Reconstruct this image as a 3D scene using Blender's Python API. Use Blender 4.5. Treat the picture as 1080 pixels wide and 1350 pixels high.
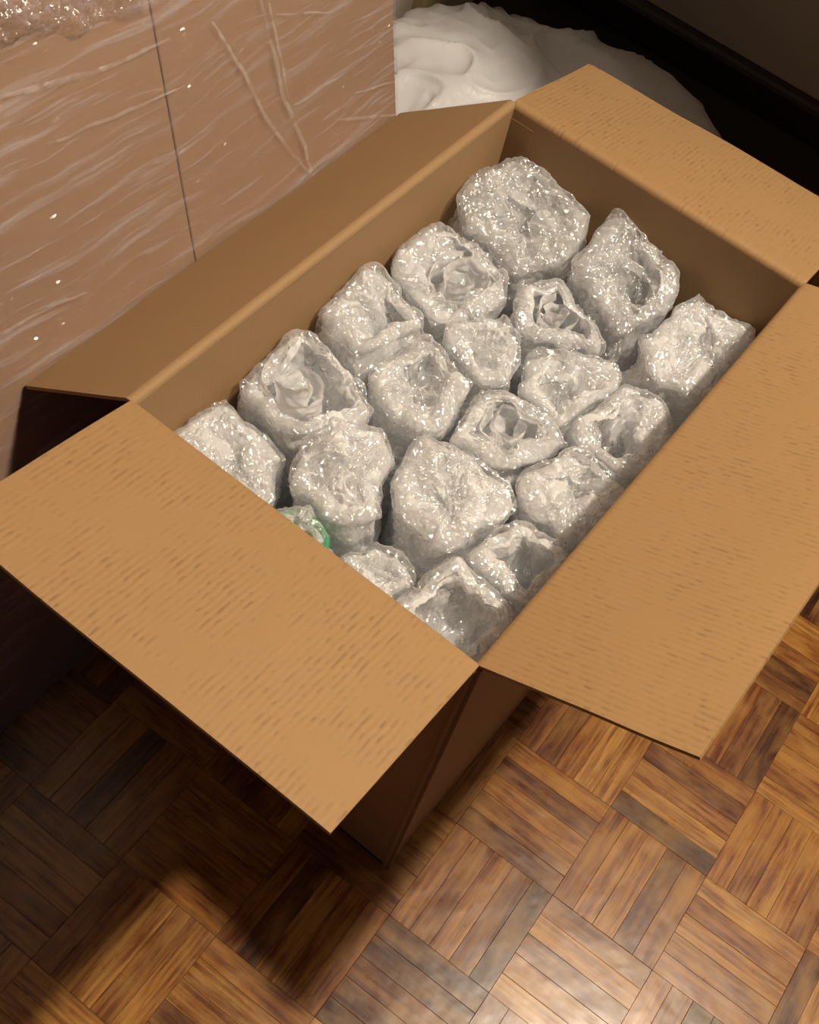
import bpy, math, random
import numpy as np
from mathutils import Vector, Matrix, noise

for o in list(bpy.data.objects):
    bpy.data.objects.remove(o)
scene = bpy.context.scene
COL = scene.collection
random.seed(7)

# ------------------------------------------------------------------ camera
F = 1658.953
CAM = (-0.49481, -0.11799, 1.43561)
RIGHT = (0.60090897, -0.78283981, 0.16146282)
DOWN = (-0.60516288, -0.57753639, -0.54793212)
FWD = (0.52219373, 0.23154602, -0.82079239)
cd = bpy.data.cameras.new('camera')
cam = bpy.data.objects.new('camera', cd)
COL.objects.link(cam)
cam.matrix_world = Matrix(((RIGHT[0], -DOWN[0], -FWD[0], CAM[0]),
                           (RIGHT[1], -DOWN[1], -FWD[1], CAM[1]),
                           (RIGHT[2], -DOWN[2], -FWD[2], CAM[2]),
                           (0, 0, 0, 1)))
cd.sensor_fit = 'VERTICAL'
cd.sensor_height = 24.0
cd.lens = F * 24.0 / 1350.0
cd.clip_start = 0.02
scene.camera = cam

# ------------------------------------------------------------------ world, lamp, exposure
w = bpy.data.worlds.new('world')
scene.world = w
w.use_nodes = True
bg = w.node_tree.nodes['Background']
bg.inputs['Color'].default_value = (0.50, 0.52, 0.80, 1)
bg.inputs['Strength'].default_value = 0.03

ld = bpy.data.lights.new('ceiling_bulb', 'POINT')
ld.energy = 138
ld.color = (1.0, 0.86, 0.68)
ld.shadow_soft_size = 0.06
lamp = bpy.data.objects.new('ceiling_bulb', ld)
lamp.location = (0.62, -0.66, 2.55)
COL.objects.link(lamp)
ld2 = bpy.data.lights.new('ceiling_bulb', 'POINT')      # unseen weaker bulb, added for the highlight on the floor
ld2.energy = 9
ld2.color = (1.0, 0.82, 0.60)
ld2.shadow_soft_size = 0.025
lamp2 = bpy.data.objects.new('ceiling_bulb', ld2)
lamp2.location = (0.56, -0.42, 2.45)
COL.objects.link(lamp2)

vs = scene.view_settings
vs.view_transform = 'Standard'
vs.look = 'None'
vs.gamma = 1.0
vs.use_curve_mapping = False
vs.exposure = 0.70
try:
    scene.cycles.transparent_max_bounces = 12
    scene.cycles.max_bounces = 7
    scene.cycles.diffuse_bounces = 4
except Exception:
    pass


# ------------------------------------------------------------------ helpers
def project(p):
    d = [p[k] - CAM[k] for k in range(3)]
    dot = lambda a: sum(a[k] * d[k] for k in range(3))
    z = dot(FWD)
    return 540 + F * dot(RIGHT) / z, 675 + F * dot(DOWN) / z, z


def add_obj(name, verts, faces, mat, parent=None, uvs=None, smooth=True):
    me = bpy.data.meshes.new(name)
    me.from_pydata([tuple(v) for v in verts], [], faces)
    if uvs is not None:
        lay = me.uv_layers.new(name='UVMap')
        li = np.zeros(len(me.loops), dtype=np.int32)
        me.loops.foreach_get('vertex_index', li)
        u = np.asarray(uvs, dtype=np.float32)[li]
        lay.data.foreach_set('uv', u.ravel())
    if smooth:
        me.polygons.foreach_set('use_smooth', [True] * len(me.polygons))
    me.materials.append(mat)
    me.update()
    o = bpy.data.objects.new(name, me)
    COL.objects.link(o)
    if parent is not None:
        o.parent = parent
    return o


def empty(name, loc=(0, 0, 0)):
    o = bpy.data.objects.new(name, None)
    o.empty_display_size = 0.05
    o.location = loc
    COL.objects.link(o)
    return o


def tag(o, label, cat, group=None):
    o['label'] = label
    o['category'] = cat
    if group:
        o['group'] = group
    return o


def structure(o, label=None):
    o['kind'] = 'structure'
    if label:
        o['label'] = label
        o['category'] = o.name.split('_')[0]
    return o


def box_data(x0, x1, y0, y1, z0, z1):
    v = [(x0, y0, z0), (x1, y0, z0), (x1, y1, z0), (x0, y1, z0),
         (x0, y0, z1), (x1, y0, z1), (x1, y1, z1), (x0, y1, z1)]
    f = [(0, 3, 2, 1), (4, 5, 6, 7), (0, 1, 5, 4), (1, 2, 6, 5), (2, 3, 7, 6), (3, 0, 4, 7)]
    return v, f


def sheet(name, fn, lu, lv, nu, nv, th, mat, parent=None):
    """solid sheet: fn(u, v) is the visible face, thickness goes to the -normal side (normal = du x dv)"""
    us = [lu * i / nu for i in range(nu + 1)]
    vs_ = [lv * ((j / nv) ** 2.2 if nv >= 30 else j / nv) for j in range(nv + 1)]
    top, bot, uv = [], [], []
    e = 1e-4
    for j in vs_:
        for i in us:
            p = Vector(fn(i, j))
            du = Vector(fn(i + e, j)) - Vector(fn(i - e, j))
            dv = Vector(fn(i, j + e)) - Vector(fn(i, j - e))
            n = du.cross(dv).normalized()
            top.append(p)
            bot.append(p - n * th)
            uv.append((i, j))
    N = len(top)
    W_ = nu + 1
    faces = []
    for j in range(nv):
        for i in range(nu):
            a = j * W_ + i
            faces.append((a, a + 1, a + W_ + 1, a + W_))
            faces.append((N + a, N + a + W_, N + a + W_ + 1, N + a + 1))
    edge = []
    for i in range(nu):
        edge.append((i, i + 1))
        edge.append((nv * W_ + i + 1, nv * W_ + i))
    for j in range(nv):
        edge.append(((j + 1) * W_, j * W_))
        edge.append((j * W_ + nu, (j + 1) * W_ + nu))
    # rim faces get vertices of their own so that the cut edge stays sharp
    V = top + bot
    U = uv + uv
    for a, b in edge:
        k = len(V)
        V += [top[a], top[b], bot[b], bot[a]]
        U += [uv[a], uv[b], uv[b], uv[a]]
        faces.append((k, k + 3, k + 2, k + 1))
    return add_obj(name, V, faces, mat, parent, U)


# ------------------------------------------------------------------ materials
class NT:
    def __init__(self, name):
        self.mat = bpy.data.materials.new(name)
        self.mat.use_nodes = True
        self.t = self.mat.node_tree
        self.b = self.t.nodes['Principled BSDF']
        self.out = self.t.nodes['Material Output']

    def n(self, typ, **kw):
        nd = self.t.nodes.new(typ)
        for k, v in kw.items():
            if k in nd.inputs:
                nd.inputs[k].default_value = v
            else:
                setattr(nd, k, v)
        return nd

    def l(self, a, b):
        self.t.links.new(a, b)

    def math(self, op, a, b=None, c=None, clamp=False):
        nd = self.t.nodes.new('ShaderNodeMath')
        nd.operation = op
        nd.use_clamp = clamp
        for k, v in enumerate((a, b, c)):
            if v is None:
                continue
            if hasattr(v, 'links'):
                self.l(v, nd.inputs[k])
            else:
                nd.inputs[k].default_value = v
        return nd.outputs[0]

    def ramp(self, fac, stops):
        nd = self.t.nodes.new('ShaderNodeValToRGB')
        e = nd.color_ramp.elements
        while len(e) < len(stops):
            e.new(0.5)
        for k, (pos, colr) in enumerate(stops):
            e[k].position = pos
            e[k].color = colr if len(colr) == 4 else (*colr, 1)
        self.l(fac, nd.inputs[0])
        return nd.outputs[0]

    def mix(self, fac, a, b, mode='MIX'):
        nd = self.t.nodes.new('ShaderNodeMix')
        nd.data_type = 'RGBA'
        nd.blend_type = mode
        for sock, v in ((nd.inputs[0], fac), (nd.inputs[6], a), (nd.inputs[7], b)):
            if hasattr(v, 'links'):
                self.l(v, sock)
            elif isinstance(v, (int, float)):
                sock.default_value = v
            else:
                sock.default_value = (*v, 1) if len(v) == 3 else v
        return nd.outputs[2]

    def noise(self, vec, scale, detail=3, rough=0.5, out='Fac'):
        nd = self.n('ShaderNodeTexNoise', Scale=scale, Detail=detail, Roughness=rough)
        if vec is not None:
            self.l(vec, nd.inputs['Vector'])
        return nd.outputs[out]

    def mapping(self, vec, scale=(1, 1, 1), rot=(0, 0, 0), loc=(0, 0, 0)):
        nd = self.n('ShaderNodeMapping')
        nd.inputs['Scale'].default_value = scale
        nd.inputs['Rotation'].default_value = rot
        nd.inputs['Location'].default_value = loc
        self.l(vec, nd.inputs['Vector'])
        return nd.outputs[0]

    def bump(self, height, strength, dist=0.001, normal=None):
        nd = self.n('ShaderNodeBump', Strength=strength, Distance=dist)
        self.l(height, nd.inputs['Height'])
        if normal is not None:
            self.l(normal, nd.inputs['Normal'])
        return nd.outputs[0]


def srgb(r, g, b):
    f = lambda c: (c / 255 / 12.92) if c / 255 <= 0.04045 else ((c / 255 + 0.055) / 1.055) ** 2.4
    return (f(r), f(g), f(b))


def cardboard_mat(name, base, dashes=1.0):
    m = NT(name)
    tc = m.n('ShaderNodeTexCoord')
    uv = tc.outputs['UV']
    # short print-through marks of the flutes: rows across the hinge, broken into dashes
    sep = m.n('ShaderNodeSeparateXYZ')
    m.l(uv, sep.inputs[0])
    PITCH = 0.0062
    wob = m.math('MULTIPLY', m.noise(m.mapping(uv, (6, 25, 1)), 1.0, 2.0, 0.5), 0.004)
    rowc = m.math('DIVIDE', m.math('ADD', sep.outputs[0], wob), PITCH)
    row = m.math('FLOOR', rowc)
    across = m.math('SUBTRACT', m.math('FRACT', rowc), 0.5)
    cmb = m.n('ShaderNodeCombineXYZ')
    m.l(m.math('MULTIPLY', row, 13.37), cmb.inputs[0])
    m.l(m.math('MULTIPLY', sep.outputs[1], 95.0), cmb.inputs[1])
    d = m.noise(cmb.outputs[0], 1.0, 1.0, 0.4)
    marks = m.math('MULTIPLY', m.math('SUBTRACT', d, 0.49), 7.0, clamp=True)
    thin = m.math('SUBTRACT', 1.0, m.math('MULTIPLY', m.math('ABSOLUTE', across), 3.2), clamp=True)
    marks = m.math('MULTIPLY', marks, thin)
    area = m.math('MULTIPLY', m.math('SUBTRACT', m.noise(m.mapping(uv, (11, 16, 1)), 1.0, 3.0, 0.6), 0.36), 4.0, clamp=True)
    marks = m.math('MULTIPLY', marks, area)
    mott = m.noise(uv, 14.0, 4.0, 0.6)
    fibre = m.noise(m.mapping(uv, (900, 500, 1)), 1.0, 2.0, 0.6)
    c = m.mix(m.math('MULTIPLY', mott, 0.35), base, tuple(x * 0.82 for x in base))
    c = m.mix(m.math('MULTIPLY', fibre, 0.25), c, tuple(min(1, x * 1.25) for x in base))
    c = m.mix(m.math('MULTIPLY', marks, 0.55 * dashes), c, tuple(x * 0.45 for x in base))
    m.l(c, m.b.inputs['Base Color'])
    m.b.inputs['Roughness'].default_value = 0.62
    m.b.inputs['Specular IOR Level'].default_value = 0.25
    flute = m.math('COSINE', m.math('MULTIPLY', across, 2 * math.pi))
    h = m.math('SUBTRACT', m.math('MULTIPLY', m.math('MULTIPLY', flute, area), -0.30 * dashes), m.math('MULTIPLY', marks, 1.0 * dashes))
    h = m.math('ADD', h, m.math('MULTIPLY', fibre, 0.25))
    m.l(m.bump(h, 0.55, 0.0007), m.b.inputs['Normal'])
    return m.mat


M_KRAFT = cardboard_mat('kraft_board_marked', srgb(156, 123, 83), 1.0)
M_KRAFT_PLAIN = cardboard_mat('kraft_board_plain', srgb(154, 124, 88), 0.12)
M_KRAFT_WRAPPED = cardboard_mat('kraft_board_pinkish', srgb(148, 115, 86), 0.08)


def parquet_mat():
    m = NT('parquet_wood')
    tc = m.n('ShaderNodeTexCoord')
    uv = tc.outputs['UV']
    geo = m.n('ShaderNodeNewGeometry')
    oi = m.n('ShaderNodeObjectInfo')
    rnd = m.math('FRACT', m.math('ADD', geo.outputs['Random Per Island'], m.math('MULTIPLY', oi.outputs['Random'], 7.31)))
    rnd2 = m.math('FRACT', m.math('MULTIPLY', rnd, 57.7))
    off = m.n('ShaderNodeCombineXYZ')
    m.l(m.math('MULTIPLY', rnd, 31.0), off.inputs[0])
    m.l(m.math('MULTIPLY', rnd2, 17.0), off.inputs[1])
    add = m.n('ShaderNodeVectorMath', operation='ADD')
    m.l(uv, add.inputs[0])
    m.l(off.outputs[0], add.inputs[1])
    v = add.outputs[0]
    grain = m.noise(m.mapping(v, (9, 150, 1)), 1.0, 7.0, 0.68)
    fig = m.noise(m.mapping(v, (16, 34, 1)), 1.0, 3.0, 0.55)
    pores = m.noise(m.mapping(v, (60, 1500, 1)), 1.0, 2.0, 0.5)
    tone = m.ramp(rnd, [(0.0, srgb(84, 52, 32)), (0.14, srgb(134, 86, 46)), (0.32, srgb(196, 136, 62)), (0.5, srgb(160, 104, 50)),
                        (0.68, srgb(208, 156, 80)), (0.85, srgb(184, 126, 58)), (1.0, srgb(132, 82, 52))])
    dark = m.mix(1.0, tone, srgb(165, 128, 104), 'MULTIPLY')
    light = m.mix(0.5, tone, srgb(214, 168, 96))
    g = m.math('MULTIPLY', m.math('SUBTRACT', grain, 0.42), 5.5, clamp=True)
    f2 = m.math('MULTIPLY', m.math('SUBTRACT', fig, 0.42), 4.0, clamp=True)
    c = m.mix(m.math('MULTIPLY', g, 0.9), dark, tone)
    c = m.mix(m.math('MULTIPLY', f2, 0.6), c, light)
    p = m.math('MULTIPLY', m.math('SUBTRACT', pores, 0.58), 6.0, clamp=True)
    c = m.mix(1.0, c, (0.76, 0.72, 0.65), 'MULTIPLY')
    c = m.mix(m.math('MULTIPLY', p, 0.35), c, tuple(x * 0.3 for x in srgb(140, 92, 50)))
    m.l(c, m.b.inputs['Base Color'])
    obj = tc.outputs['Object']
    scr = m.noise(geo.outputs['Position'], 45.0, 4.0, 0.6)
    m.l(m.math('ADD', m.math('MULTIPLY', scr, 0.20), 0.20), m.b.inputs['Roughness'])
    m.b.inputs['Specular IOR Level'].default_value = 0.42
    wave = m.noise(geo.outputs['Position'], 26.0, 2.0, 0.5)
    h = m.math('ADD', m.math('MULTIPLY', pores, 0.10), m.math('MULTIPLY', wave, 1.6))
    m.l(m.bump(h, 0.35, 0.0012), m.b.inputs['Normal'])
    return m.mat


M_PARQUET = parquet_mat()


def plain_mat(name, colr, rough=0.6, noise_amt=0.2, scale=12, bump=0.0):
    m = NT(name)
    tc = m.n('ShaderNodeTexCoord')
    n = m.noise(tc.outputs['Object'], scale, 4.0, 0.6)
    c = m.mix(m.math('MULTIPLY', n, noise_amt), colr, tuple(x * 0.6 for x in colr))
    m.l(c, m.b.inputs['Base Color'])
    m.b.inputs['Roughness'].default_value = rough
    if bump:
        m.l(m.bump(m.noise(tc.outputs['Object'], scale * 8, 3.0, 0.6), bump, 0.001), m.b.inputs['Normal'])
    return m.mat


M_GROUT = plain_mat('parquet_joint_dirt', srgb(38, 24, 14), 0.8)
M_WALL = plain_mat('wall_paint', srgb(176, 164, 150), 0.75, 0.15, 4, 0.1)
M_DARKWOOD = plain_mat('dark_stained_wood', srgb(44, 26, 18), 0.45, 0.4, 20)
M_CASING = plain_mat('beige_painted_trim', srgb(186, 168, 122), 0.5, 0.15, 9)


def bubble_mat(name, tint, clear=0.30, gloss=0.15, spread=1.15, facets=330.0):
    """milky clear polythene: soft white scatter, with a skin of tiny tilted mirror-like facets"""
    m = NT(name)
    tc = m.n('ShaderNodeTexCoord')
    ob = tc.outputs['Object']
    geo = m.n('ShaderNodeNewGeometry')
    jig = m.noise(ob, 60.0, 2.0, 0.5, 'Color')
    wv = m.n('ShaderNodeVectorMath', operation='MULTIPLY_ADD')
    m.l(jig, wv.inputs[0])
    wv.inputs[1].default_value = (0.012, 0.012, 0.012)
    m.l(ob, wv.inputs[2])

    def facet(scale, amt, stretch=(1, 1, 1)):
        vor = m.n('ShaderNodeTexVoronoi', Scale=scale)
        m.l(m.mapping(wv.outputs[0], stretch), vor.inputs['Vector'])
        sub = m.n('ShaderNodeVectorMath', operation='SUBTRACT')
        m.l(vor.outputs['Color'], sub.inputs[0])
        sub.inputs[1].default_value = (0.5, 0.5, 0.5)
        ma = m.n('ShaderNodeVectorMath', operation='MULTIPLY_ADD')
        m.l(sub.outputs[0], ma.inputs[0])
        ma.inputs[1].default_value = (amt, amt, amt)
        m.l(geo.outputs['Normal'], ma.inputs[2])
        nr = m.n('ShaderNodeVectorMath', operation='NORMALIZE')
        m.l(ma.outputs[0], nr.inputs[0])
        return nr.outputs[0], vor
    fn, vor = facet(facets, spread, (1, 1, 0.55))
    crink = m.noise(ob, 150.0, 3.0, 0.6)
    fn = m.bump(crink, 0.5, 0.003, fn)
    blis = m.n('ShaderNodeTexVoronoi', Scale=115.0)
    m.l(wv.outputs[0], blis.inputs['Vector'])
    hh = m.math('ADD', m.noise(ob, 90.0, 4.0, 0.65), m.math('MULTIPLY', blis.outputs['Distance'], -0.6))
    soft = m.bump(hh, 0.55, 0.004)
    df = m.n('ShaderNodeBsdfDiffuse')
    df.inputs['Color'].default_value = (*tint, 1)
    m.l(soft, df.inputs['Normal'])
    tr = m.n('ShaderNodeBsdfTranslucent')
    tr.inputs['Color'].default_value = (*tint, 1)
    mx = m.n('ShaderNodeMixShader')
    mx.inputs[0].default_value = 0.52
    m.l(df.outputs[0], mx.inputs[1])
    m.l(tr.outputs[0], mx.inputs[2])
    tp = m.n('ShaderNodeBsdfTransparent')
    lw = m.n('ShaderNodeLayerWeight', Blend=0.35)
    cloud = m.noise(ob, 26.0, 3.0, 0.5)
    fac = m.math('ADD', m.math('MULTIPLY', lw.outputs['Facing'], 0.30), m.math('MULTIPLY', cloud, 0.7))
    fac = m.math('ADD', fac, m.math('MULTIPLY', blis.outputs['Distance'], -0.25))
    fac = m.math('ADD', fac, 0.60 - clear, clamp=True)
    mt = m.n('ShaderNodeMixShader')
    m.l(fac, mt.inputs[0])
    m.l(tp.outputs[0], mt.inputs[1])
    m.l(mx.outputs[0], mt.inputs[2])
    gl = m.n('ShaderNodeBsdfGlossy')
    gl.inputs['Roughness'].default_value = 0.20
    gl.inputs['Color'].default_value = (1, 1, 1, 1)
    m.l(fn, gl.inputs['Normal'])
    mg = m.n('ShaderNodeMixShader')
    mg.inputs[0].default_value = gloss
    m.l(mt.outputs[0], mg.inputs[1])
    m.l(gl.outputs[0], mg.inputs[2])
    m.l(mg.outputs[0], m.out.inputs['Surface'])
    return m.mat


M_BUBBLE = bubble_mat('bubble_wrap', (0.975, 0.978, 0.985), -0.15, 0.05)
M_BUBBLE_CLEAR = bubble_mat('bubble_wrap_clear', (0.97, 0.975, 0.98), 0.38)
M_SHELL = bubble_mat('bubble_wrap_outer_layer', (0.955, 0.965, 0.985), 0.62, 0.15, 1.25, 300.0)
M_GATHER = bubble_mat('stretch_film_gathered', (0.86, 0.82, 0.90), 0.82, 0.12, 1.3, 300.0)
M_GREEN = plain_mat('green_print', srgb(64, 150, 104), 0.4, 0.6, 60)


def film_mat():
    """clear stretch film: streaks of doubled, wrinkled film over bare clear film"""
    m = NT('stretch_film')
    tc = m.n('ShaderNodeTexCoord')
    uv = tc.outputs['UV']
    warp = m.noise(uv, 5.0, 2.0, 0.5, 'Color')
    add = m.n('ShaderNodeVectorMath', operation='MULTIPLY_ADD')
    m.l(warp, add.inputs[0])
    add.inputs[1].default_value = (0.05, 0.05, 0)
    m.l(uv, add.inputs[2])
    v = add.outputs[0]
    a = m.noise(m.mapping(v, (5, 70, 1), (0, 0, 0.10)), 1.0, 5.0, 0.6)
    b2 = m.noise(m.mapping(v, (8, 110, 1), (0, 0, -0.32)), 1.0, 4.0, 0.6)
    s1 = m.math('MULTIPLY', m.math('SUBTRACT', a, 0.52), 5.0, clamp=True)
    s2 = m.math('MULTIPLY', m.math('SUBTRACT', b2, 0.58), 6.0, clamp=True)
    broad = m.noise(uv, 3.0, 2.0, 0.5)
    streak = m.math('MULTIPLY', m.math('MAXIMUM', s1, s2), m.math('ADD', broad, 0.1))
    b = m.b
    b.inputs['Base Color'].default_value = (0.84, 0.79, 0.85, 1)
    b.inputs['Roughness'].default_value = 0.22
    b.inputs['Specular IOR Level'].default_value = 0.8
    h = m.math('ADD', m.math('MULTIPLY', a, 1.0), m.math('MULTIPLY', b2, 0.7))
    m.l(m.bump(h, 0.6, 0.004), b.inputs['Normal'])
    tp = m.n('ShaderNodeBsdfTransparent')
    mx = m.n('ShaderNodeMixShader')
    m.l(m.math('ADD', m.math('MULTIPLY', streak, 0.45), 0.08, clamp=True), mx.inputs[0])
    m.l(tp.outputs[0], mx.inputs[1])
    m.l(b.outputs[0], mx.inputs[2])
    # tiny creases that catch the lamp
    vor = m.n('ShaderNodeTexVoronoi', Scale=1.0)
    m.l(m.mapping(v, (240, 520, 1), (0, 0, 0.25)), vor.inputs['Vector'])
    sub = m.n('ShaderNodeVectorMath', operation='SUBTRACT')
    m.l(vor.outputs['Color'], sub.inputs[0])
    sub.inputs[1].default_value = (0.5, 0.5, 0.5)
    geo = m.n('ShaderNodeNewGeometry')
    ma = m.n('ShaderNodeVectorMath', operation='MULTIPLY_ADD')
    m.l(sub.outputs[0], ma.inputs[0])
    ma.inputs[1].default_value = (1.2, 1.2, 1.2)
    m.l(geo.outputs['Normal'], ma.inputs[2])
    nr = m.n('ShaderNodeVectorMath', operation='NORMALIZE')
    m.l(ma.outputs[0], nr.inputs[0])
    gl = m.n('ShaderNodeBsdfGlossy')
    gl.inputs['Roughness'].default_value = 0.16
    m.l(nr.outputs[0], gl.inputs['Normal'])
    mg = m.n('ShaderNodeMixShader')
    m.l(m.math('MULTIPLY', m.math('SUBTRACT', broad, 0.30), 0.045, clamp=True), mg.inputs[0])
    m.l(mx.outputs[0], mg.inputs[1])
    m.l(gl.outputs[0], mg.inputs[2])
    m.l(mg.outputs[0], m.out.inputs['Surface'])
    return m.mat


M_FILM = film_mat()


def crease_mat():
    m = NT('stretch_film_crease')
    b = m.b
    b.inputs['Base Color'].default_value = (0.80, 0.76, 0.74, 1)
    b.inputs['Roughness'].default_value = 0.18
    b.inputs['Specular IOR Level'].default_value = 0.9
    tp = m.n('ShaderNodeBsdfTransparent')
    mx = m.n('ShaderNodeMixShader')
    tc = m.n('ShaderNodeTexCoord')
    n = m.noise(tc.outputs['Object'], 60.0, 3.0, 0.6)
    m.l(m.math('MULTIPLY', m.math('SUBTRACT', n, 0.33), 0.5, clamp=True), mx.inputs[0])
    m.l(tp.outputs[0], mx.inputs[1])
    m.l(b.outputs[0], mx.inputs[2])
    m.l(mx.outputs[0], m.out.inputs['Surface'])
    return m.mat


M_CREASE = crease_mat()


def bag_mat():
    m = NT('white_plastic_bag')
    tc = m.n('ShaderNodeTexCoord')
    n = m.noise(tc.outputs['Object'], 18.0, 4.0, 0.6)
    b = m.b
    b.inputs['Base Color'].default_value = (0.78, 0.77, 0.78, 1)
    b.inputs['Roughness'].default_value = 0.42
    m.l(m.bump(n, 0.4, 0.008), b.inputs['Normal'])
    tr = m.n('ShaderNodeBsdfTranslucent')
    tr.inputs['Color'].default_value = (0.8, 0.8, 0.8, 1)
    mx = m.n('ShaderNodeMixShader')
    mx.inputs[0].default_value = 0.12
    m.l(b.outputs[0], mx.inputs[1])
    m.l(tr.outputs[0], mx.inputs[2])
    m.l(mx.outputs[0], m.out.inputs['Surface'])
    return m.mat


M_BAG = bag_mat()

# ------------------------------------------------------------------ room shell
XW, YW = 1.62, 0.925            # far wall and left wall planes
JX, JY = 0.86, -0.03           # corner of the unseen wall added to cast shade
v, f = box_data(-1.6, XW, -1.8, YW, -0.05, -0.0062)
floor = structure(add_obj('floor', v, f, M_GROUT, smooth=False), 'brown mosaic parquet floor of five-strip squares')
v, f = box_data(XW, XW + 0.1, JY, YW + 0.1, -0.05, 2.7)
structure(add_obj('wall_back', v, f, M_WALL, smooth=False), 'plain dim wall behind the white plastic bag')
v, f = box_data(-1.6, XW, YW, YW + 0.1, -0.05, 2.7)
structure(add_obj('wall_left', v, f, M_WALL, smooth=False), 'plain wall behind the film-wrapped cartons')
v, f = box_data(JX, XW + 0.1, JY - 1.2, JY, -0.05, 2.7)  # added out of view: blocks the lamp from the far wall and part of the bag
structure(add_obj('wall_blocker', v, f, M_WALL, smooth=False), 'unseen wall corner added at the right to shade the far wall and bag')


def moulding(name, length, place, label, h=0.075, d=0.016):
    prof = [(0, 0), (d, 0), (d, h * 0.72), (d * 0.8, h * 0.82), (d * 0.55, h * 0.90), (d * 0.35, h), (0, h)]
    V, Fc = [], []
    for s in (0, length):
        for a, z in prof:
            V.append(place(s, a, z))
    n = len(prof)
    for k in range(n):
        Fc.append((k, (k + 1) % n, n + (k + 1) % n, n + k))
    Fc.append(tuple(range(n))[::-1])
    Fc.append(tuple(range(n, 2 * n)))
    return structure(add_obj(name, V, Fc, M_DARKWOOD, smooth=False), label)


moulding('baseboard_back', YW - JY, lambda s, a, z: (XW - a, JY + s, z), 'dark stained wooden baseboard along the far wall')
v, f = box_data(1.235, 1.315, YW - 0.022, YW, 0, 2.3)
structure(add_obj('trim_1', v, f, M_CASING, smooth=False), 'beige painted upright trim on the wall behind the bag')

# ------------------------------------------------------------------ parquet: squares of five strips
S, TH = 0.13906, math.radians(1.967)
GX, GY = 0.10712, -0.16735
cT, sT = math.cos(TH), math.sin(TH)
GAP, THK = 0.0002, 0.006


def strip_data(l, wd):
    a, b = l / 2 - GAP / 2, wd / 2 - GAP / 2
    c = 0.0003
    V = [(-a, -b, -THK), (a, -b, -THK), (a, b, -THK), (-a, b, -THK),
         (-a, -b, -c), (a, -b, -c), (a, b, -c), (-a, b, -c),
         (-a + c, -b + c, 0), (a - c, -b + c, 0), (a - c, b - c, 0), (-a + c, b - c, 0)]
    Fc = [(8, 9, 10, 11)]
    for k in range(4):
        q = (k + 1) % 4
        Fc += [(k, q, 4 + q, 4 + k), (4 + k, 4 + q, 8 + q, 8 + k)]
    return V, Fc


sv, sf = strip_data(S, S / 5)
strip_me = None
blocks = []
for i in range(-14, 14):
    for j in range(-14, 12):
        bx, by = GX + S * ((i + .5) * cT - (j + .5) * sT), GY + S * ((i + .5) * sT + (j + .5) * cT)
        if not (-1.5 < bx < XW - 0.09 and -1.7 < by < YW - 0.09):
            continue
        if bx > JX - 0.08 and by < JY + 0.08:
            continue
        px, py, z = project((bx, by, 0))
        vis = z > 0.2 and -120 < px < 1200 and -120 < py < 1470
        hidden = (0.08 < bx < 0.56 and 0.07 < by < 0.5) or by > 0.52
        blocks.append((0 if vis and not hidden else 1, z if z > 0 else 9, i, j, bx, by))
blocks.sort()
near = [b for b in blocks if b[0] == 0][:58]
keys = {(b[2], b[3]) for b in near}
rest = [b for b in blocks if (b[2], b[3]) not in keys]
rp = random.Random(3)
for b in near:
    i, j, bx, by = b[2:]
    along_y = (i + j) % 2 == 0
    rot = TH + (math.pi / 2 if along_y else 0)
    for k in range(5):
        o_ = (k - 2) * S / 5
        x = bx - math.sin(rot) * o_
        y = by + math.cos(rot) * o_
        if strip_me is None:
            ob = add_obj('parquet_strip', sv, sf, M_PARQUET, floor, [(p[0], p[1]) for p in sv], smooth=False)
            strip_me = ob.data
        else:
            ob = bpy.data.objects.new('parquet_strip', strip_me)
            COL.objects.link(ob)
            ob.parent = floor
        ob.location = (x, y, rp.uniform(-0.0003, 0.0002))
        ob.rotation_euler = (rp.uniform(-.004, .004), rp.uniform(-.001, .001), rot + rp.uniform(-.0015, .0015) + (math.pi if rp.random() < .5 else 0))
V, Fc, U = [], [], []
for b in rest:
    i, j, bx, by = b[2:]
    rot = TH + (math.pi / 2 if (i + j) % 2 == 0 else 0)
    cr, sr = math.cos(rot), math.sin(rot)
    for k in range(5):
        o_ = (k - 2) * S / 5
        k0 = len(V)
        for p in sv:
            q = (p[0], p[1] + o_)
            V.append((bx + cr * q[0] - sr * q[1], by + sr * q[0] + cr * q[1], p[2]))
            U.append((p[0], p[1]))
        Fc += [tuple(k0 + t for t in ff) for ff in sf]
ob = add_obj('parquet_field', V, Fc, M_PARQUET, floor, U, smooth=False)
ob['kind'] = 'stuff'

# ------------------------------------------------------------------ open cardboard box
L, W, H, T = 0.625, 0.40, 0.5217, 0.004
box = tag(empty('cardboard_box', (L / 2, W / 2, 0)), 'large open brown corrugated carton holding bubble wrap bundles, flaps folded out', 'box')
box_off = Vector((-L / 2, -W / 2, 0))


def rel(p):
    return (p[0] - L / 2, p[1] - W / 2, p[2])


# walls (visible face = inside face, thickness outwards)
def bow(u, lu, z, amp):
    return amp * math.sin(math.pi * max(0, min(1, u / lu))) * (0.3 + 0.7 * z / H)


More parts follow.
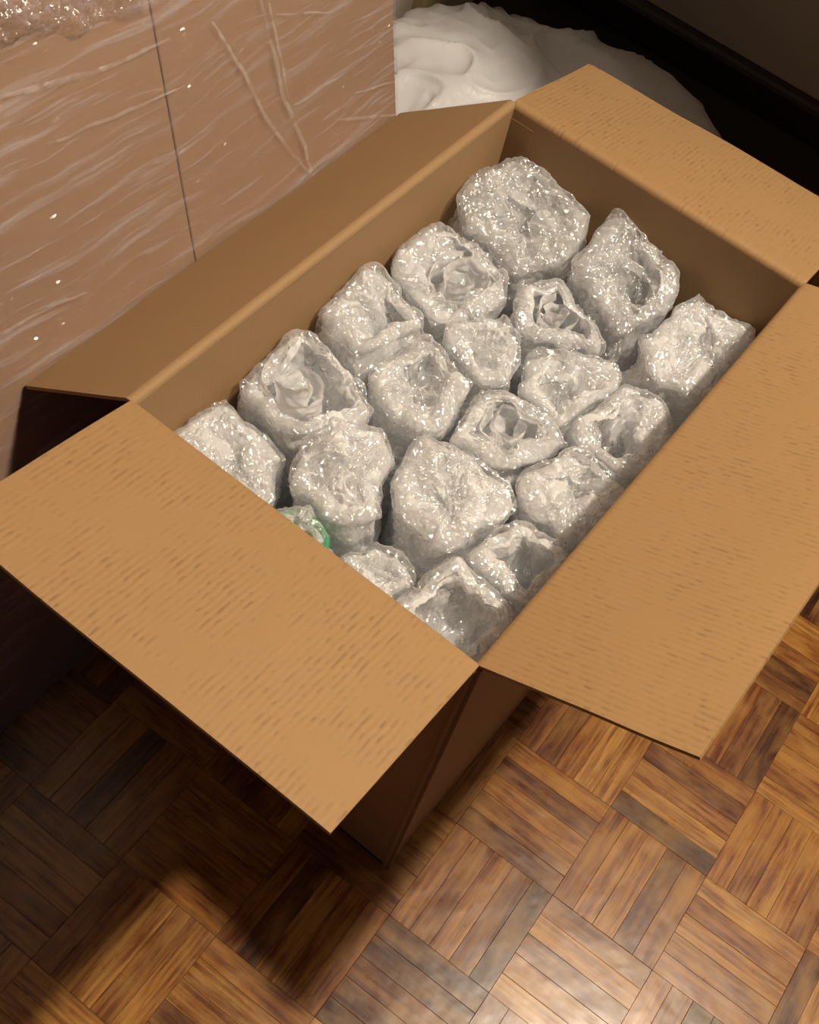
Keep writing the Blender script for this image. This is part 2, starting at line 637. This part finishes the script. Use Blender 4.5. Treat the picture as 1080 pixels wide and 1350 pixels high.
ZC = H - 0.0035
sheet('side_panel', lambda u, v: rel((u, T - bow(u, L, v, 0.004), v)), L, ZC, 24, 8, T, M_KRAFT_PLAIN, box).name = 'side_panel'   # right
p = sheet('side_panel', lambda u, v: rel((L - u, W - T + bow(u, L, v, 0.003), v)), L, ZC, 24, 8, T, M_KRAFT_PLAIN, box)            # left
p = sheet('side_panel', lambda u, v: rel((L - T, u, v)), W, ZC, 12, 8, T, M_KRAFT_PLAIN, box)                                      # far
p = sheet('side_panel', lambda u, v: rel((T, W - u, v)), W, ZC, 12, 8, T, M_KRAFT_PLAIN, box)                                      # near
sheet('bottom_panel', lambda u, v: rel((T + u, T + v, 0.006)), L - 2 * T, W - 2 * T, 4, 4, 0.005, M_KRAFT_PLAIN, box)
g = sheet('glue_tab', lambda u, v: rel((L - T - 0.0045, W - T - u * (1 - 0.12 * v / H), 0.03 + v)), 0.040, H - 0.046, 4, 8, 0.0042, M_KRAFT_PLAIN, box)
g['label'] = 'overlapping glue tab in the inner corner'


def flap(name, A, B, A2, B2, inward, warp, label, nu=40, nv=30, mat=None, notch=0.004, crease=0.0022):
    """A-B hinge line, A2-B2 outer edge; upper face visible. starts level with the wall, bends over the crease"""
    A, B, A2, B2 = map(Vector, (A, B, A2, B2))
    lu, lv = (B - A).length, ((A2 - A).length + (B2 - B).length) / 2

    def fn(u, v):
        s, t = u / lu, v / lv
        s2 = notch / lu + s * (1 - 2 * notch / lu)
        h = A.lerp(B, s2) + Vector(inward) * T * 0.55
        o_ = A2.lerp(B2, s2)
        p_ = h.lerp(o_, t)
        # rounded crease: dips to the wall within the first centimetre
        p_ = p_ + Vector((0, 0, warp(s, t)))
        if v < crease:
            q = max(v, -0.001) / crease
            P0 = h + Vector(inward) * T * 0.45 + Vector((0, 0, -0.004))
            P1 = h + Vector(inward) * T * 0.42 + Vector((0, 0, 0.0012))
            P2 = h.lerp(o_, crease / lv) + Vector((0, 0, warp(s, crease / lv)))
            p_ = P0 * (1 - q) ** 2 + P1 * 2 * q * (1 - q) + P2 * q * q
        return rel(p_)
    ob_ = sheet(name, fn, lu, lv, nu, nv, T, mat or M_KRAFT, box)
    ob_['label'] = label
    return ob_


nz = lambda x, y, sd: noise.noise(Vector((x * 3.1 + sd, y * 2.3, sd * 1.7)))
flap('flap', (0, W, H), (0, 0, H), (-0.2025, W, 0.559), (-0.1935, 0, 0.5436), (1, 0, 0), lambda s, t: 0.004 * t * nz(s, t, 1), 'front flap folded out level, with rows of dash marks')
flap('flap', (0, 0, H), (L, 0, H), (0, -0.1765, 0.614), (L, -0.178, 0.588), (0, 1, 0), lambda s, t: 0.004 * t * nz(s, t, 4) - 0.004 * math.sin(math.pi * t) * s, 'right flap tilted slightly upward')
flap('flap', (L, 0, H), (L, W, H), (0.805, 0, 0.492), (0.8054, W, 0.4797), (-1, 0, 0), lambda s, t: 0.003 * t * nz(s, t, 7), 'far flap sloping away')
flap('flap', (L, W, H), (0, W, H), (L, 0.5405, 0.413), (0, 0.5405, 0.413), (0, -1, 0), lambda s, t: 0.002 * t * nz(s, t, 9), 'left flap sloping down against the wrapped cartons', mat=M_KRAFT_PLAIN)

# ------------------------------------------------------------------ film-wrapped cartons, leaning back
LEAN = math.tan(math.radians(13.0))
Y0 = 0.447
ZT = 1.20
stack = tag(empty('wrapped_cartons', (-0.15, Y0 + 0.2, 0)), 'tall cartons bundled in clear stretch film, leaning back beside the open box', 'cartons')


def srel(x, y, z):
    return (x + 0.15, y - Y0 - 0.2, z)


def carton(x0, x1):
    dpt = 0.185
    V, Fc, U = [], [], []
    c = 0.001
    ring = [(x0 + c, 0), (x1 - c, 0), (x1, c), (x1, dpt - c), (x1 - c, dpt), (x0 + c, dpt), (x0, dpt - c), (x0, c)]
    n = len(ring)
    for z in (0.001, ZT):
        for x, d in ring:
            V.append(srel(x, Y0 + 0.004 + d + LEAN * z, z))
            U.append((z, x + d))
    for k in range(n):
        Fc.append((k, (k + 1) % n, n + (k + 1) % n, n + k))
    Fc.append(tuple(range(n))[::-1])
    Fc.append(tuple(range(n, 2 * n)))
    return add_obj('carton', V, Fc, M_KRAFT_WRAPPED, stack, U, smooth=False)


carton(-0.95, 0.2535)
carton(0.2550, 0.618)

# film sheet over the front, curling round both ends
FX0, FX1 = -0.953, 0.622
NU, NV = 300, 150
V, Fc, U = [], [], []
for j in range(NV + 1):
    z = ZT * j / NV
    for i in range(NU + 1):
        s = -0.05 + (FX1 - FX0 + 0.10) * i / NU
        back = 0.0
        if s < 0:
            x, back = FX0, -s
        elif s > FX1 - FX0:
            x, back = FX1, s - (FX1 - FX0)
        else:
            x = FX0 + s
        q = Vector((x * 5 + 0.4 * z, z * 34 - x * 6, 2.2))
        r1 = abs(noise.noise(q))
        q2 = Vector((x * 8, z * 60 + x * 14, 7.9))
        r2 = 1 - abs(noise.noise(q2))
        bunch = math.exp(-((x - 0.08) / 0.12) ** 2 - ((z - 0.775) / 0.04) ** 2)
        d = 0.0008 + 0.0022 * r1 + 0.0016 * r2 ** 4 + bunch * (0.012 + 0.012 * noise.noise(Vector((x * 60, z * 60, 1))))
        e = min(1.0, max(0.0, (FX1 - x) / 0.06))
        U.append((x - back, z))
        V.append(srel(x + (d if back else 0), Y0 + 0.0035 + back - d * e + LEAN * z, z + 0.001))
for j in range(NV):
    for i in range(NU):
        a = j * (NU + 1) + i
        Fc.append((a, a + 1, a + NU + 2, a + NU + 1))
fo = add_obj('stretch_film', V, Fc, M_FILM, stack, U)
fo['label'] = 'clear wrinkled stretch film'


def crease(pts, wd, name='film_crease'):
    """flattened rope of gathered film lying on the wrapped face: pts are (x, z)"""
    V, Fc = [], []
    n = len(pts)
    fine = []
    for k in range(n - 1):
        for q in range(8):
            t = q / 8
            fine.append((pts[k][0] * (1 - t) + pts[k + 1][0] * t, pts[k][1] * (1 - t) + pts[k + 1][1] * t))
    fine.append(pts[-1])
    for k, (x, z) in enumerate(fine):
        a = fine[min(k + 1, len(fine) - 1)]
        b = fine[max(k - 1, 0)]
        dx, dz = a[0] - b[0], a[1] - b[1]
        ll = math.hypot(dx, dz)
        nx, nz_ = -dz / ll, dx / ll
        t = k / (len(fine) - 1)
        r = wd * (0.35 + 0.65 * math.sin(math.pi * (0.12 + 0.8 * t))) * (0.8 + 0.4 * noise.noise(Vector((k * 0.7, wd * 900, 3))))
        jit = 0.002 * noise.noise(Vector((k * 0.5, 1.3, wd * 1000)))
        for m_ in range(6):
            an = 2 * math.pi * m_ / 6
            off = r * math.cos(an) + jit
            up = 0.45 * r * math.sin(an)
            V.append(srel(x + nx * off, Y0 - 0.0015 - max(up, -0.001) + LEAN * (z + nz_ * off), z + nz_ * off))
    for k in range(len(fine) - 1):
        for m_ in range(6):
            a, b = k * 6 + m_, k * 6 + (m_ + 1) % 6
            Fc.append((a, b, b + 6, a + 6))
    return add_obj(name, V, Fc, M_CREASE, stack)


CREASES = []  # filled below with (pixel polyline, width)


def on_face(px, py):
    d = [RIGHT[k] * (px - 540) + DOWN[k] * (py - 675) + FWD[k] * F for k in range(3)]
    # plane y = Y0 + LEAN z
    t = (Y0 + LEAN * CAM[2] - CAM[1]) / (d[1] - LEAN * d[2])
    return CAM[0] + d[0] * t, CAM[2] + d[2] * t


for pix, wd in (([(279, 28), (318, 90), (348, 150), (382, 200), (408, 226)], 0.0035),
                ([(340, -10), (358, 60), (372, 125), (400, 190), (411, 232)], 0.005),
                ([(352, -5), (368, 70), (380, 130)], 0.003),
                ([(-10, 128), (60, 112), (130, 92), (222, 50)], 0.004),
                ([(-10, 445), (60, 405), (118, 382)], 0.003),
                ([(60, 190), (160, 148), (242, 112)], 0.0025),
                ([(388, 138), (452, 96)], 0.0025),
                ([(440, 158), (520, 150)], 0.003),
                ([(468, 122), (525, 104)], 0.002),
                ([(362, 18), (436, 14)], 0.002)):
    crease([on_face(*q) for q in pix], wd)

V, Fc = [], []
GU, GV = 140, 40
for j in range(GV + 1):
    for i in range(GU + 1):
        u_, v_ = i / GU, j / GV
        x0_, z0_ = on_face(-60 + 250 * u_, 66 - 50 * u_ + 16 * noise.noise(Vector((u_ * 7, 2.2, 0))) * (1 - v_) - 130 * v_ * (1 - 0.75 * u_))
        env = min(1.0, 4 * v_) * min(1.0, 4 * (1 - v_)) * min(1.0, 3 * (1 - u_))
        P_ = Vector((x0_ * 40, z0_ * 55, 4.4))
        hgt_ = env * (0.006 + 0.012 * noise.noise(P_) + 0.010 * abs(noise.noise(P_ * 2.3)))
        V.append(srel(x0_ + 0.004 * noise.noise(P_ * 1.7), Y0 - 0.002 - max(0.0, hgt_) + LEAN * z0_, z0_))
for j in range(GV):
    for i in range(GU):
        a = j * (GU + 1) + i
        Fc.append((a, a + 1, a + GU + 2, a + GU + 1))
go = add_obj('gathered_film', V, Fc, M_GATHER, stack)
go['label'] = 'bunched sparkling roll of stretch film'

# ------------------------------------------------------------------ bubble wrap bundles standing in the box
# x, y, top z, radius, style, (hole offset x, y), hole fraction, depth, collar amp, collar dir (deg), label
N_ = 'rolled tops of bubble wrap bundles in the box'
B = [
    (0.547, 0.312, 0.455, 0.068, 'funnel', (0.15, -0.10), 0.28, 0.035, 0.018, 30, 'bubble wrap bundle in the far left corner of the box, tall frilled collar'),
    (0.430, 0.322, 0.436, 0.062, 'roll', (0.05, -0.1), 0.45, 0.03, 0.010, 60, 'bubble wrap bundle along the left wall, just in front of the corner bundle'),
    (0.318, 0.345, 0.446, 0.056, 'funnel', (0.12, -0.30), 0.36, 0.085, 0.008, 90, 'bubble wrap bundle at the left wall with a small round hole in its top'),
    (0.188, 0.338, 0.434, 0.062, 'spiral', (0.0, 0.0), 0.70, 0.045, 0.008, 80, 'bubble wrap bundle rolled in a spiral with a crescent gap, by the left wall'),
    (0.075, 0.335, 0.430, 0.062, 'dome', (0.0, 0.0), 0.3, 0.02, 0.012, 120, 'flat-topped bubble wrap bundle in the near left corner of the box'),
    (0.553, 0.172, 0.452, 0.064, 'funnel', (0.25, -0.25), 0.45, 0.035, 0.016, 30, 'bubble wrap bundle at the far wall with a pointed peak and clear pocket'),
    (0.480, 0.207, 0.428, 0.056, 'roll', (0.0, 0.0), 0.40, 0.02, 0.006, 45, 'small squeezed bubble wrap bundle just left of the peaked far-wall bundle'),
    (0.545, 0.060, 0.440, 0.064, 'dome', (0.1, 0.0), 0.3, 0.012, 0.006, 0, 'bumpy bubble wrap bundle in the far right corner of the box'),
    (0.408, 0.147, 0.418, 0.058, 'funnel', (-0.1, 0.0), 0.42, 0.03, 0.008, 20, 'loosely crumpled bubble wrap bundle in the middle of the far half'),
    (0.307, 0.160, 0.425, 0.056, 'roll', (0.1, -0.1), 0.35, 0.02, 0.004, 60, 'bubble wrap bundle with a tight folded top at the centre of the box'),
    (0.395, 0.066, 0.424, 0.058, 'funnel', (0.05, 0.05), 0.42, 0.040, 0.004, 45, 'bubble wrap bundle at the right wall with an open oval mouth'),
    (0.287, 0.060, 0.424, 0.056, 'funnel', (0.25, -0.05), 0.25, 0.025, 0.004, 30, 'bubble wrap bundle at the right wall between the oval-mouthed one and the near ones'),
    (0.197, 0.150, 0.428, 0.062, 'dome', (0.0, 0.0), 0.3, 0.006, 0.002, 0, 'broad closed-topped bubble wrap bundle in the middle of the near half'),
    (0.136, 0.243, 0.428, 0.057, 'dome', (0.1, 0.1), 0.3, -0.018, 0.004, 60, 'bubble wrap bundle with a folded-over top, directly behind the green-marked one'),
    (0.183, 0.052, 0.424, 0.050, 'funnel', (0.15, -0.1), 0.45, 0.035, 0.006, 45, 'bubble wrap bundle with a dark open pocket beside the right wall, near end'),
    (0.085, 0.066, 0.432, 0.062, 'funnel', (-0.05, 0.05), 0.58, 0.034, 0.003, 40, 'bubble wrap bundle with a ring-shaped rim in the near right corner'),
    (0.297, 0.262, 0.432, 0.056, 'funnel', (0.0, 0.0), 0.35, 0.025, 0.006, 45, 'tall smooth-sided bubble wrap bundle left of the centre'),
    (0.047, 0.230, 0.425, 0.042, 'roll', (0.1, 0.0), 0.55, 0.02, 0.002, 45, 'bubble wrap bundle with green print showing through, at the near flap'),
    (0.380, 0.233, 0.428, 0.050, 'dome', (0.0, 0.0), 0.3, 0.01, 0.004, 45, 'bubble wrap bundle crushed between its neighbours in the far left half'),
    (0.085, 0.150, 0.395, 0.042, 'dome', (0.0, 0.0), 0.3, 0.01, 0.004, 45, 'low sunken bubble wrap bundle behind the ring-rimmed corner one'),
]
PEAK = {5: (45, 0.022), 2: (65, 0.014), 3: (62, 0.014), 13: (50, 0.022), 0: (100, 0.010)}
OPEN = (2, 10, 14, 15)      # bundles whose mouth is plainly open
ZB = 0.0065
WI0, WI1, WJ0, WJ1 = T + 0.003, L - T - 0.003, T + 0.003, W - T - 0.003


def limits(k, th):
    x, y, z, r = B[k][:4]
    c, s = np.cos(th), np.sin(th)
    lim = np.full_like(th, 9.0)
    for m_, b_ in enumerate(B):
        if m_ == k:
            continue
        dx, dy = b_[0] - x, b_[1] - y
        d = math.hypot(dx, dy)
        if d > 0.16:
            continue
        cosv = (c * dx + s * dy) / d
        lim = np.minimum(lim, np.where(cosv > 0.05, (d * r / (r + b_[3]) - 0.002) / np.maximum(cosv, 0.05), 9.0))
    lim = np.minimum(lim, np.where(c > 0.05, (WI1 - x) / np.maximum(c, 0.05), 9.0))
    lim = np.minimum(lim, np.where(c < -0.05, (x - WI0) / np.maximum(-c, 0.05), 9.0))
    lim = np.minimum(lim, np.where(s > 0.05, (WJ1 - y) / np.maximum(s, 0.05), 9.0))
    lim = np.minimum(lim, np.where(s < -0.05, (y - WJ0) / np.maximum(-s, 0.05), 9.0))
    return lim


def nvec(q):
    return Vector((noise.noise(q), noise.noise(q + Vector((31.4, 11.2, 5.7))), noise.noise(q + Vector((7.9, 47.3, 23.1)))))


def warp_pack(x, y, z, parent):
    """one common crumpling of the whole packed layer, so that neighbours stay pressed against each other"""
    gx, gy, gz = x + parent.location[0], y + parent.location[1], z + ZB
    k_ = min(1.0, max(0.0, (gz - 0.27) / 0.10))
    if k_ <= 0:
        return (x, y, z)
    P_ = Vector((gx, gy, gz))
    n1 = nvec(P_ * 17)
    n2 = nvec(P_ * 41 + Vector((3, 1, 7)))
    d = (n1 * 0.011 + n2 * 0.007) * k_
    fx = max(0.0, min(1.0, (gx - WI0) / 0.04, (WI1 - gx) / 0.04))
    fy = max(0.0, min(1.0, (gy - WJ0) / 0.04, (WJ1 - gy) / 0.04))
    return (x + d.x * fx, y + d.y * fy, z + 0.5 * d.z)


def tube_mesh(name, parent, lim, r0, zb, zt, style, hole, hf, depth, amp, cdir, seed, mat, nth=144, origin=(0, 0), crumple=1.0, peak=None, spread_low=True):
    th = np.linspace(0, 2 * math.pi, nth, endpoint=False)
    low = np.minimum(lim, r0 * 1.12)
    for _ in range(5):
        low = np.minimum(low, (np.roll(low, 1) + low + np.roll(low, -1)) / 3)
    lim = np.minimum(lim, r0)
    # soften the corners of the packed outline
    for _ in range(22):
        lim = np.minimum(lim, (np.roll(lim, 1) + lim + np.roll(lim, -1)) / 3)
    rim = 0.012
    rows = []          # (fraction inward 0..1, z offset from the rim top, arclength, kind)
    hgt = zt - zb
    zs = [0.0]
    z = 0.0
    while z < hgt - rim:
        z += 0.02 if z < hgt - 0.17 else 0.0030
        zs.append(min(z, hgt - rim))
    V, U = [], []
    prof = [('w', q) for q in zs] + [('b', a) for a in (15, 30, 45, 60, 75, 90, 105, 120)] + [('f', q / 26) for q in range(1, 27)]
    arc = 0.0
    for kind, q in prof:
        for i in range(nth):
            R = float(lim[i])
            if kind == 'w' and spread_low:
                kl = min(1.0, max(0.0, (hgt - 0.018 - q) / 0.035))
                R += (float(low[i]) - R) * kl * kl * (3 - 2 * kl)
            c, s = math.cos(th[i]), math.sin(th[i])
            col = amp * math.cos(th[i] - math.radians(cdir)) + 0.004 * noise.noise(Vector((2.2 * c + seed, 2.2 * s, seed * .7)))
            if peak:
                da = (th[i] - math.radians(peak[0]) + math.pi) % (2 * math.pi) - math.pi
                col += peak[1] * math.exp(-(da / 0.38) ** 2)
            ztop = zt + col
            wob = 1 - 0.05 * abs(noise.noise(Vector((2.6 * c, 2.6 * s, seed)))) - 0.06 * max(0.0, noise.noise(Vector((1.3 * c, 1.3 * s, seed + 5))))
            below = max(0.0, min(1.0, (hgt - q) / 0.12)) if kind == 'w' else 0.0
            Rr = R * min(1.0, wob) * (1 - 0.05 * below)
            if kind == 'w':
                x, y, zz = Rr * c, Rr * s, zb + q * (1 + col / hgt)
                v_ = q
                inw = 0.0
            elif kind == 'b':
                a = math.radians(q)
                rr = Rr - rim + rim * math.cos(a)
                x, y, zz = rr * c, rr * s, ztop - rim + rim * math.sin(a)
                v_ = hgt + rim * a
                inw = 0.0
            else:
                r1 = Rr - 1.5 * rim
                hr = r0 * hf * (1 + 0.55 * noise.noise(Vector((1.4 * c + 3, 1.4 * s, seed))))
                if style == 'dome':
                    rr = (r1 * (1 - q) + 0.8 * r0 * q) * (1 - q)
                    cx = r0 * hole[0] * q
                    cy = r0 * hole[1] * q
                    fold = abs(noise.noise(Vector((rr * c * 26 + seed, rr * s * 26, seed)))) * 0.022 - 0.005
                    zz = ztop - 0.13 * rim - depth * q * q - col * q + fold * min(1, q * 3)
                else:
                    sm = q
                    rr = r1 * (1 - sm) + hr * sm if q <= 0.62 else None
                    if q <= 0.62:
                        t = q / 0.62
                        rr = r1 * (1 - t) + hr * t
                        zz = ztop - 0.13 * rim - 0.006 * t - 0.30 * depth * t ** 1.5
                        cx, cy = r0 * hole[0] * t, r0 * hole[1] * t
                    else:
                        t = (q - 0.62) / 0.38
                        rr = (hr * (1 - t) + r0 * hf * t) * (1 - t) ** 0.45 if t < 1 else 0.0
                        zz = ztop - 0.13 * rim - 0.006 - 0.30 * depth - depth * 1.3 * (1 - (1 - t) ** 2)
                        cx, cy = r0 * hole[0], r0 * hole[1]
                    zz -= col * min(1, q * 1.5) * 0.7
                x, y = rr * c + cx, rr * s + cy
                v_ = hgt + rim * math.pi + q * 0.06
                inw = q
            # crumples
            top_w = min(1.0, max(0.15, (zz - (zt - 0.14)) / 0.08))
            P_ = Vector((x, y, zz))
            n1 = noise.noise(P_ * 38 + Vector((seed * 3, 0, 0)))
            n2 = abs(noise.noise(P_ * 80 + Vector((0, seed * 3, 0))))
            n3 = abs(noise.noise(P_ * 170 + Vector((0, 0, seed))))
            a_ = (0.5 + 0.5 * top_w) * crumple
            if kind == 'w':
                # bubbles in rows on the roll
                dr = -(0.0045 * (0.5 + 0.5 * n1) + 0.0045 * n2 + 0.003 * n3) * a_
                x += c * dr
                y += s * dr
            else:
                k_ = 1.0 if kind == 'f' else 0.6
                zz += (0.010 * n1 + 0.010 * (0.25 - n2) + 0.006 * (0.2 - n3)) * crumple * k_
                x += 0.004 * n2 * k_ * (1 if n1 > 0 else -1) * (1 - min(1, inw * 2) * 0.0) * (0.0 if kind == 'b' else 1) - c * 0.002
                y += -s * 0.002
            V.append(warp_pack(x + origin[0], y + origin[1], zz, parent))
            U.append((th[i] * r0, v_))
    n = len(prof)
    Fc = []
    for j in range(n - 1):
        for i in range(nth):
            q = (i + 1) % nth
            Fc.append((j * nth + i, j * nth + q, (j + 1) * nth + q, (j + 1) * nth + i))
    Fc.append(tuple(range(nth))[::-1])
    return add_obj(name, V, Fc, mat, parent, U)




def fold_sheet(parent, lim, zt, a0, span, inward, rise, seed, mat, nu=44, nv=20):
    """loose end of the wrap: a crumpled strip rising from the rim and lapping over the mouth"""
    V, Fc, U = [], [], []
    for j in range(nv + 1):
        v_ = j / nv
        for i in range(nu + 1):
            u_ = i / nu
            taper = math.sin(math.pi * min(1, max(0, 0.06 + 0.88 * u_))) ** 0.6
            a = a0 + span * (u_ - 0.5) * (1 - 0.25 * v_)
            r = float(lim[int(round(a / (2 * math.pi) * len(lim))) % len(lim)])
            rr = r * (0.86 - inward * v_ * taper)
            z = zt - 0.022 + (rise + 0.016) * math.sin(math.pi * 0.62 * v_) * taper
            P_ = Vector((rr * math.cos(a), rr * math.sin(a), z))
            n1 = noise.noise(P_ * 45 + Vector((seed, 0, 0)))
            n2 = abs(noise.noise(P_ * 95 + Vector((0, seed, 0))))
            n3 = noise.noise(P_ * 60 + Vector((0, 0, seed)))
            k_ = 0.35 + 0.65 * v_
            P_ = P_ + Vector((0.008 * n3 * k_ - 0.003 * math.cos(a), 0.008 * n1 * k_ - 0.003 * math.sin(a), (0.010 * n1 - 0.012 * n2) * k_))
            V.append(warp_pack(P_.x, P_.y, P_.z, parent))
            U.append((a * r, v_ * 0.05))
    for j in range(nv):
        for i in range(nu):
            b_ = j * (nu + 1) + i
            Fc.append((b_, b_ + 1, b_ + nu + 2, b_ + nu + 1))
    return add_obj('loose_fold', V, Fc, mat, parent, U)


def spiral_roll(parent, r, zt, origin, turns, seed, mat):
    V, Fc, U = [], [], []
    nu, nv = int(90 * turns), 40
    for j in range(nv + 1):
        v_ = j / nv
        for i in range(nu + 1):
            u_ = i / nu
            a = 2 * math.pi * turns * u_ + 0.6
            rr = r * (1 - 0.80 * u_)
            z = zt - 0.10 + 0.10 * v_ + 0.006 * math.sin(a * 0.7 + seed)
            P_ = Vector((rr * math.cos(a), rr * math.sin(a), z))
            n1 = noise.noise(P_ * 50 + Vector((seed, 0, u_ * 3)))
            n2 = abs(noise.noise(P_ * 110 + Vector((0, seed, 0))))
            d = 0.004 * n1 - 0.004 * n2 + 0.004 * v_ ** 4
            P_ = P_ + Vector((d * math.cos(a), d * math.sin(a), 0.006 * n1 * v_))
            V.append(warp_pack(P_.x + origin[0], P_.y + origin[1], P_.z, parent))
            U.append((a * r, z))
    for j in range(nv):
        for i in range(nu):
            b_ = j * (nu + 1) + i
            Fc.append((b_, b_ + 1, b_ + nu + 2, b_ + nu + 1))
    return add_obj('inner_roll', V, Fc, mat, parent, U)


for k, (x, y, zt, r, style, hole, hf, depth, amp, cdir, label) in enumerate(B):
    root = tag(empty('bubble_wrap_bundle', (x, y, ZB)), label, 'bubble wrap', N_)
    th = np.linspace(0, 2 * math.pi, 144, endpoint=False)
    r *= 1.20
    lim = limits(k, th)
    mat = M_BUBBLE_CLEAR if k in (0, 5) else M_BUBBLE
    core, rc = lim - 0.0035, r - 0.0035
    if style in ('roll', 'spiral'):
        sty, hf_, dp_ = 'funnel', max(hf, 0.62), max(depth, 0.03)
    else:
        sty, hf_, dp_ = style, hf, depth
    tube_mesh('inner_wrap', root, core, rc, 0.0, zt - ZB - 0.004, sty, hole, hf_, dp_, amp, cdir, k * 3.7 + 1, mat, peak=PEAK.get(k))
    tube_mesh('outer_wrap', root, lim, r, 0.0, zt - ZB, sty, hole, hf_, dp_ * (0.9 if k in OPEN else 0.55), amp, cdir, k * 3.7 + 1.35, M_SHELL, peak=PEAK.get(k), crumple=0.9 if k in OPEN else 1.25)
    if style in ('roll', 'spiral') and k != 17:
        rr = min(r * (0.48 if style == 'spiral' else 0.52), 0.66 * float(lim.min()))
        ox, oy = (-0.06 * r, 0.12 * r) if style == 'spiral' else (hole[0] * r, hole[1] * r)
        spiral_roll(root, rr, zt - ZB + (0.006 if style == 'spiral' else -0.002), (ox, oy), 1.9, k * 2.3, M_BUBBLE)
    rf = random.Random(k * 11 + 5)
    for q in range(0 if k in OPEN or k == 17 else (3 if style != 'spiral' else 1)):
        fold_sheet(root, np.minimum(lim, r), zt - ZB, math.radians(cdir) + rf.uniform(-0.6, 0.6) + q * 2.1, rf.uniform(1.5, 2.8),
                   rf.uniform(0.25, 0.75), rf.uniform(-0.002, 0.010), k * 5.1 + q * 1.9, M_BUBBLE_CLEAR)
    if k == 17:
        V, Fc, U = [], [], []
        n = 40
        for j in range(7):
            for i in range(n):
                a = 2 * math.pi * i / n
                rr = (0.034, 0.036, 0.036, 0.035, 0.031, 0.029, 0.0)[j]
                zz = zt - ZB + (-0.12, -0.11, -0.02, -0.004, 0.0, -0.004, -0.004)[j] - 0.001
                V.append((rr * math.cos(a), rr * math.sin(a), zz))
        for j in range(6):
            for i in range(n):
                q = (i + 1) % n
                Fc.append((j * n + i, j * n + q, (j + 1) * n + q, (j + 1) * n + i))
        lid = add_obj('green_lid', V, Fc, M_GREEN, root)
        lid['label'] = 'green lid showing through the wrap'

# ------------------------------------------------------------------ white plastic bag on the floor behind the box
bag = empty('plastic_bag', (1.10, 0.62, 0))
tag(bag, 'crumpled white plastic bag lying on the floor behind the open box', 'bag')
V, Fc, U = [], [], []
nu, nv = 220, 110
for j in range(nv + 1):
    ph = math.pi * j / nv
    for i in range(nu):
        a = 2 * math.pi * i / nu
        d = Vector((math.sin(ph) * math.cos(a), math.sin(ph) * math.sin(a), math.cos(ph)))
        # two soft lobes: a taller one towards the wrapped cartons, a lower one to the right
        best = 0
        acc = 0
        for cxy, ax in (((0.0, 0.10, 0.085), (0.21, 0.185, 0.100)), ((0.12, -0.11, 0.07), (0.23, 0.25, 0.09))):
            # distance along d from origin (0,0,0.09) to this ellipsoid's far side
            o_ = Vector((0 - cxy[0], 0 - cxy[1], 0.09 - cxy[2]))
            A_ = sum((d[q] / ax[q]) ** 2 for q in range(3))
            B_ = sum(d[q] * o_[q] / ax[q] ** 2 for q in range(3))
            C_ = sum((o_[q] / ax[q]) ** 2 for q in range(3)) - 1
            D_ = B_ * B_ - A_ * C_
            t = (-B_ + math.sqrt(D_)) / A_ if D_ > 0 else 0
            acc += max(t, 0) ** 8
        t = acc ** (1 / 8)
        p = Vector((0, 0, 0.09)) + d * t
        r1 = 1 - abs(noise.noise(Vector((p.x * 9 + p.y * 3, p.y * 9, p.z * 8 + 3))))
        r2 = 1 - abs(noise.noise(Vector((p.x * 22, p.y * 20 - p.x * 8, p.z * 20 + 9))))
        kb = min(1.0, max(0.0, (p.y + 0.10) / 0.15))
        t *= 0.90 + 0.15 * r1 ** 6 * (0.12 + 0.88 * kb) + 0.05 * (1 - kb) + 0.035 * r2 ** 4 * kb
        p = Vector((0, 0, 0.09)) + d * t
        p.z = max(p.z, 0.002)
        V.append(p)
for j in range(nv):
    for i in range(nu):
        q = (i + 1) % nu
        Fc.append((j * nu + i, (j + 1) * nu + i, (j + 1) * nu + q, j * nu + q))
add_obj('bag_skin', V, Fc, M_BAG, bag)
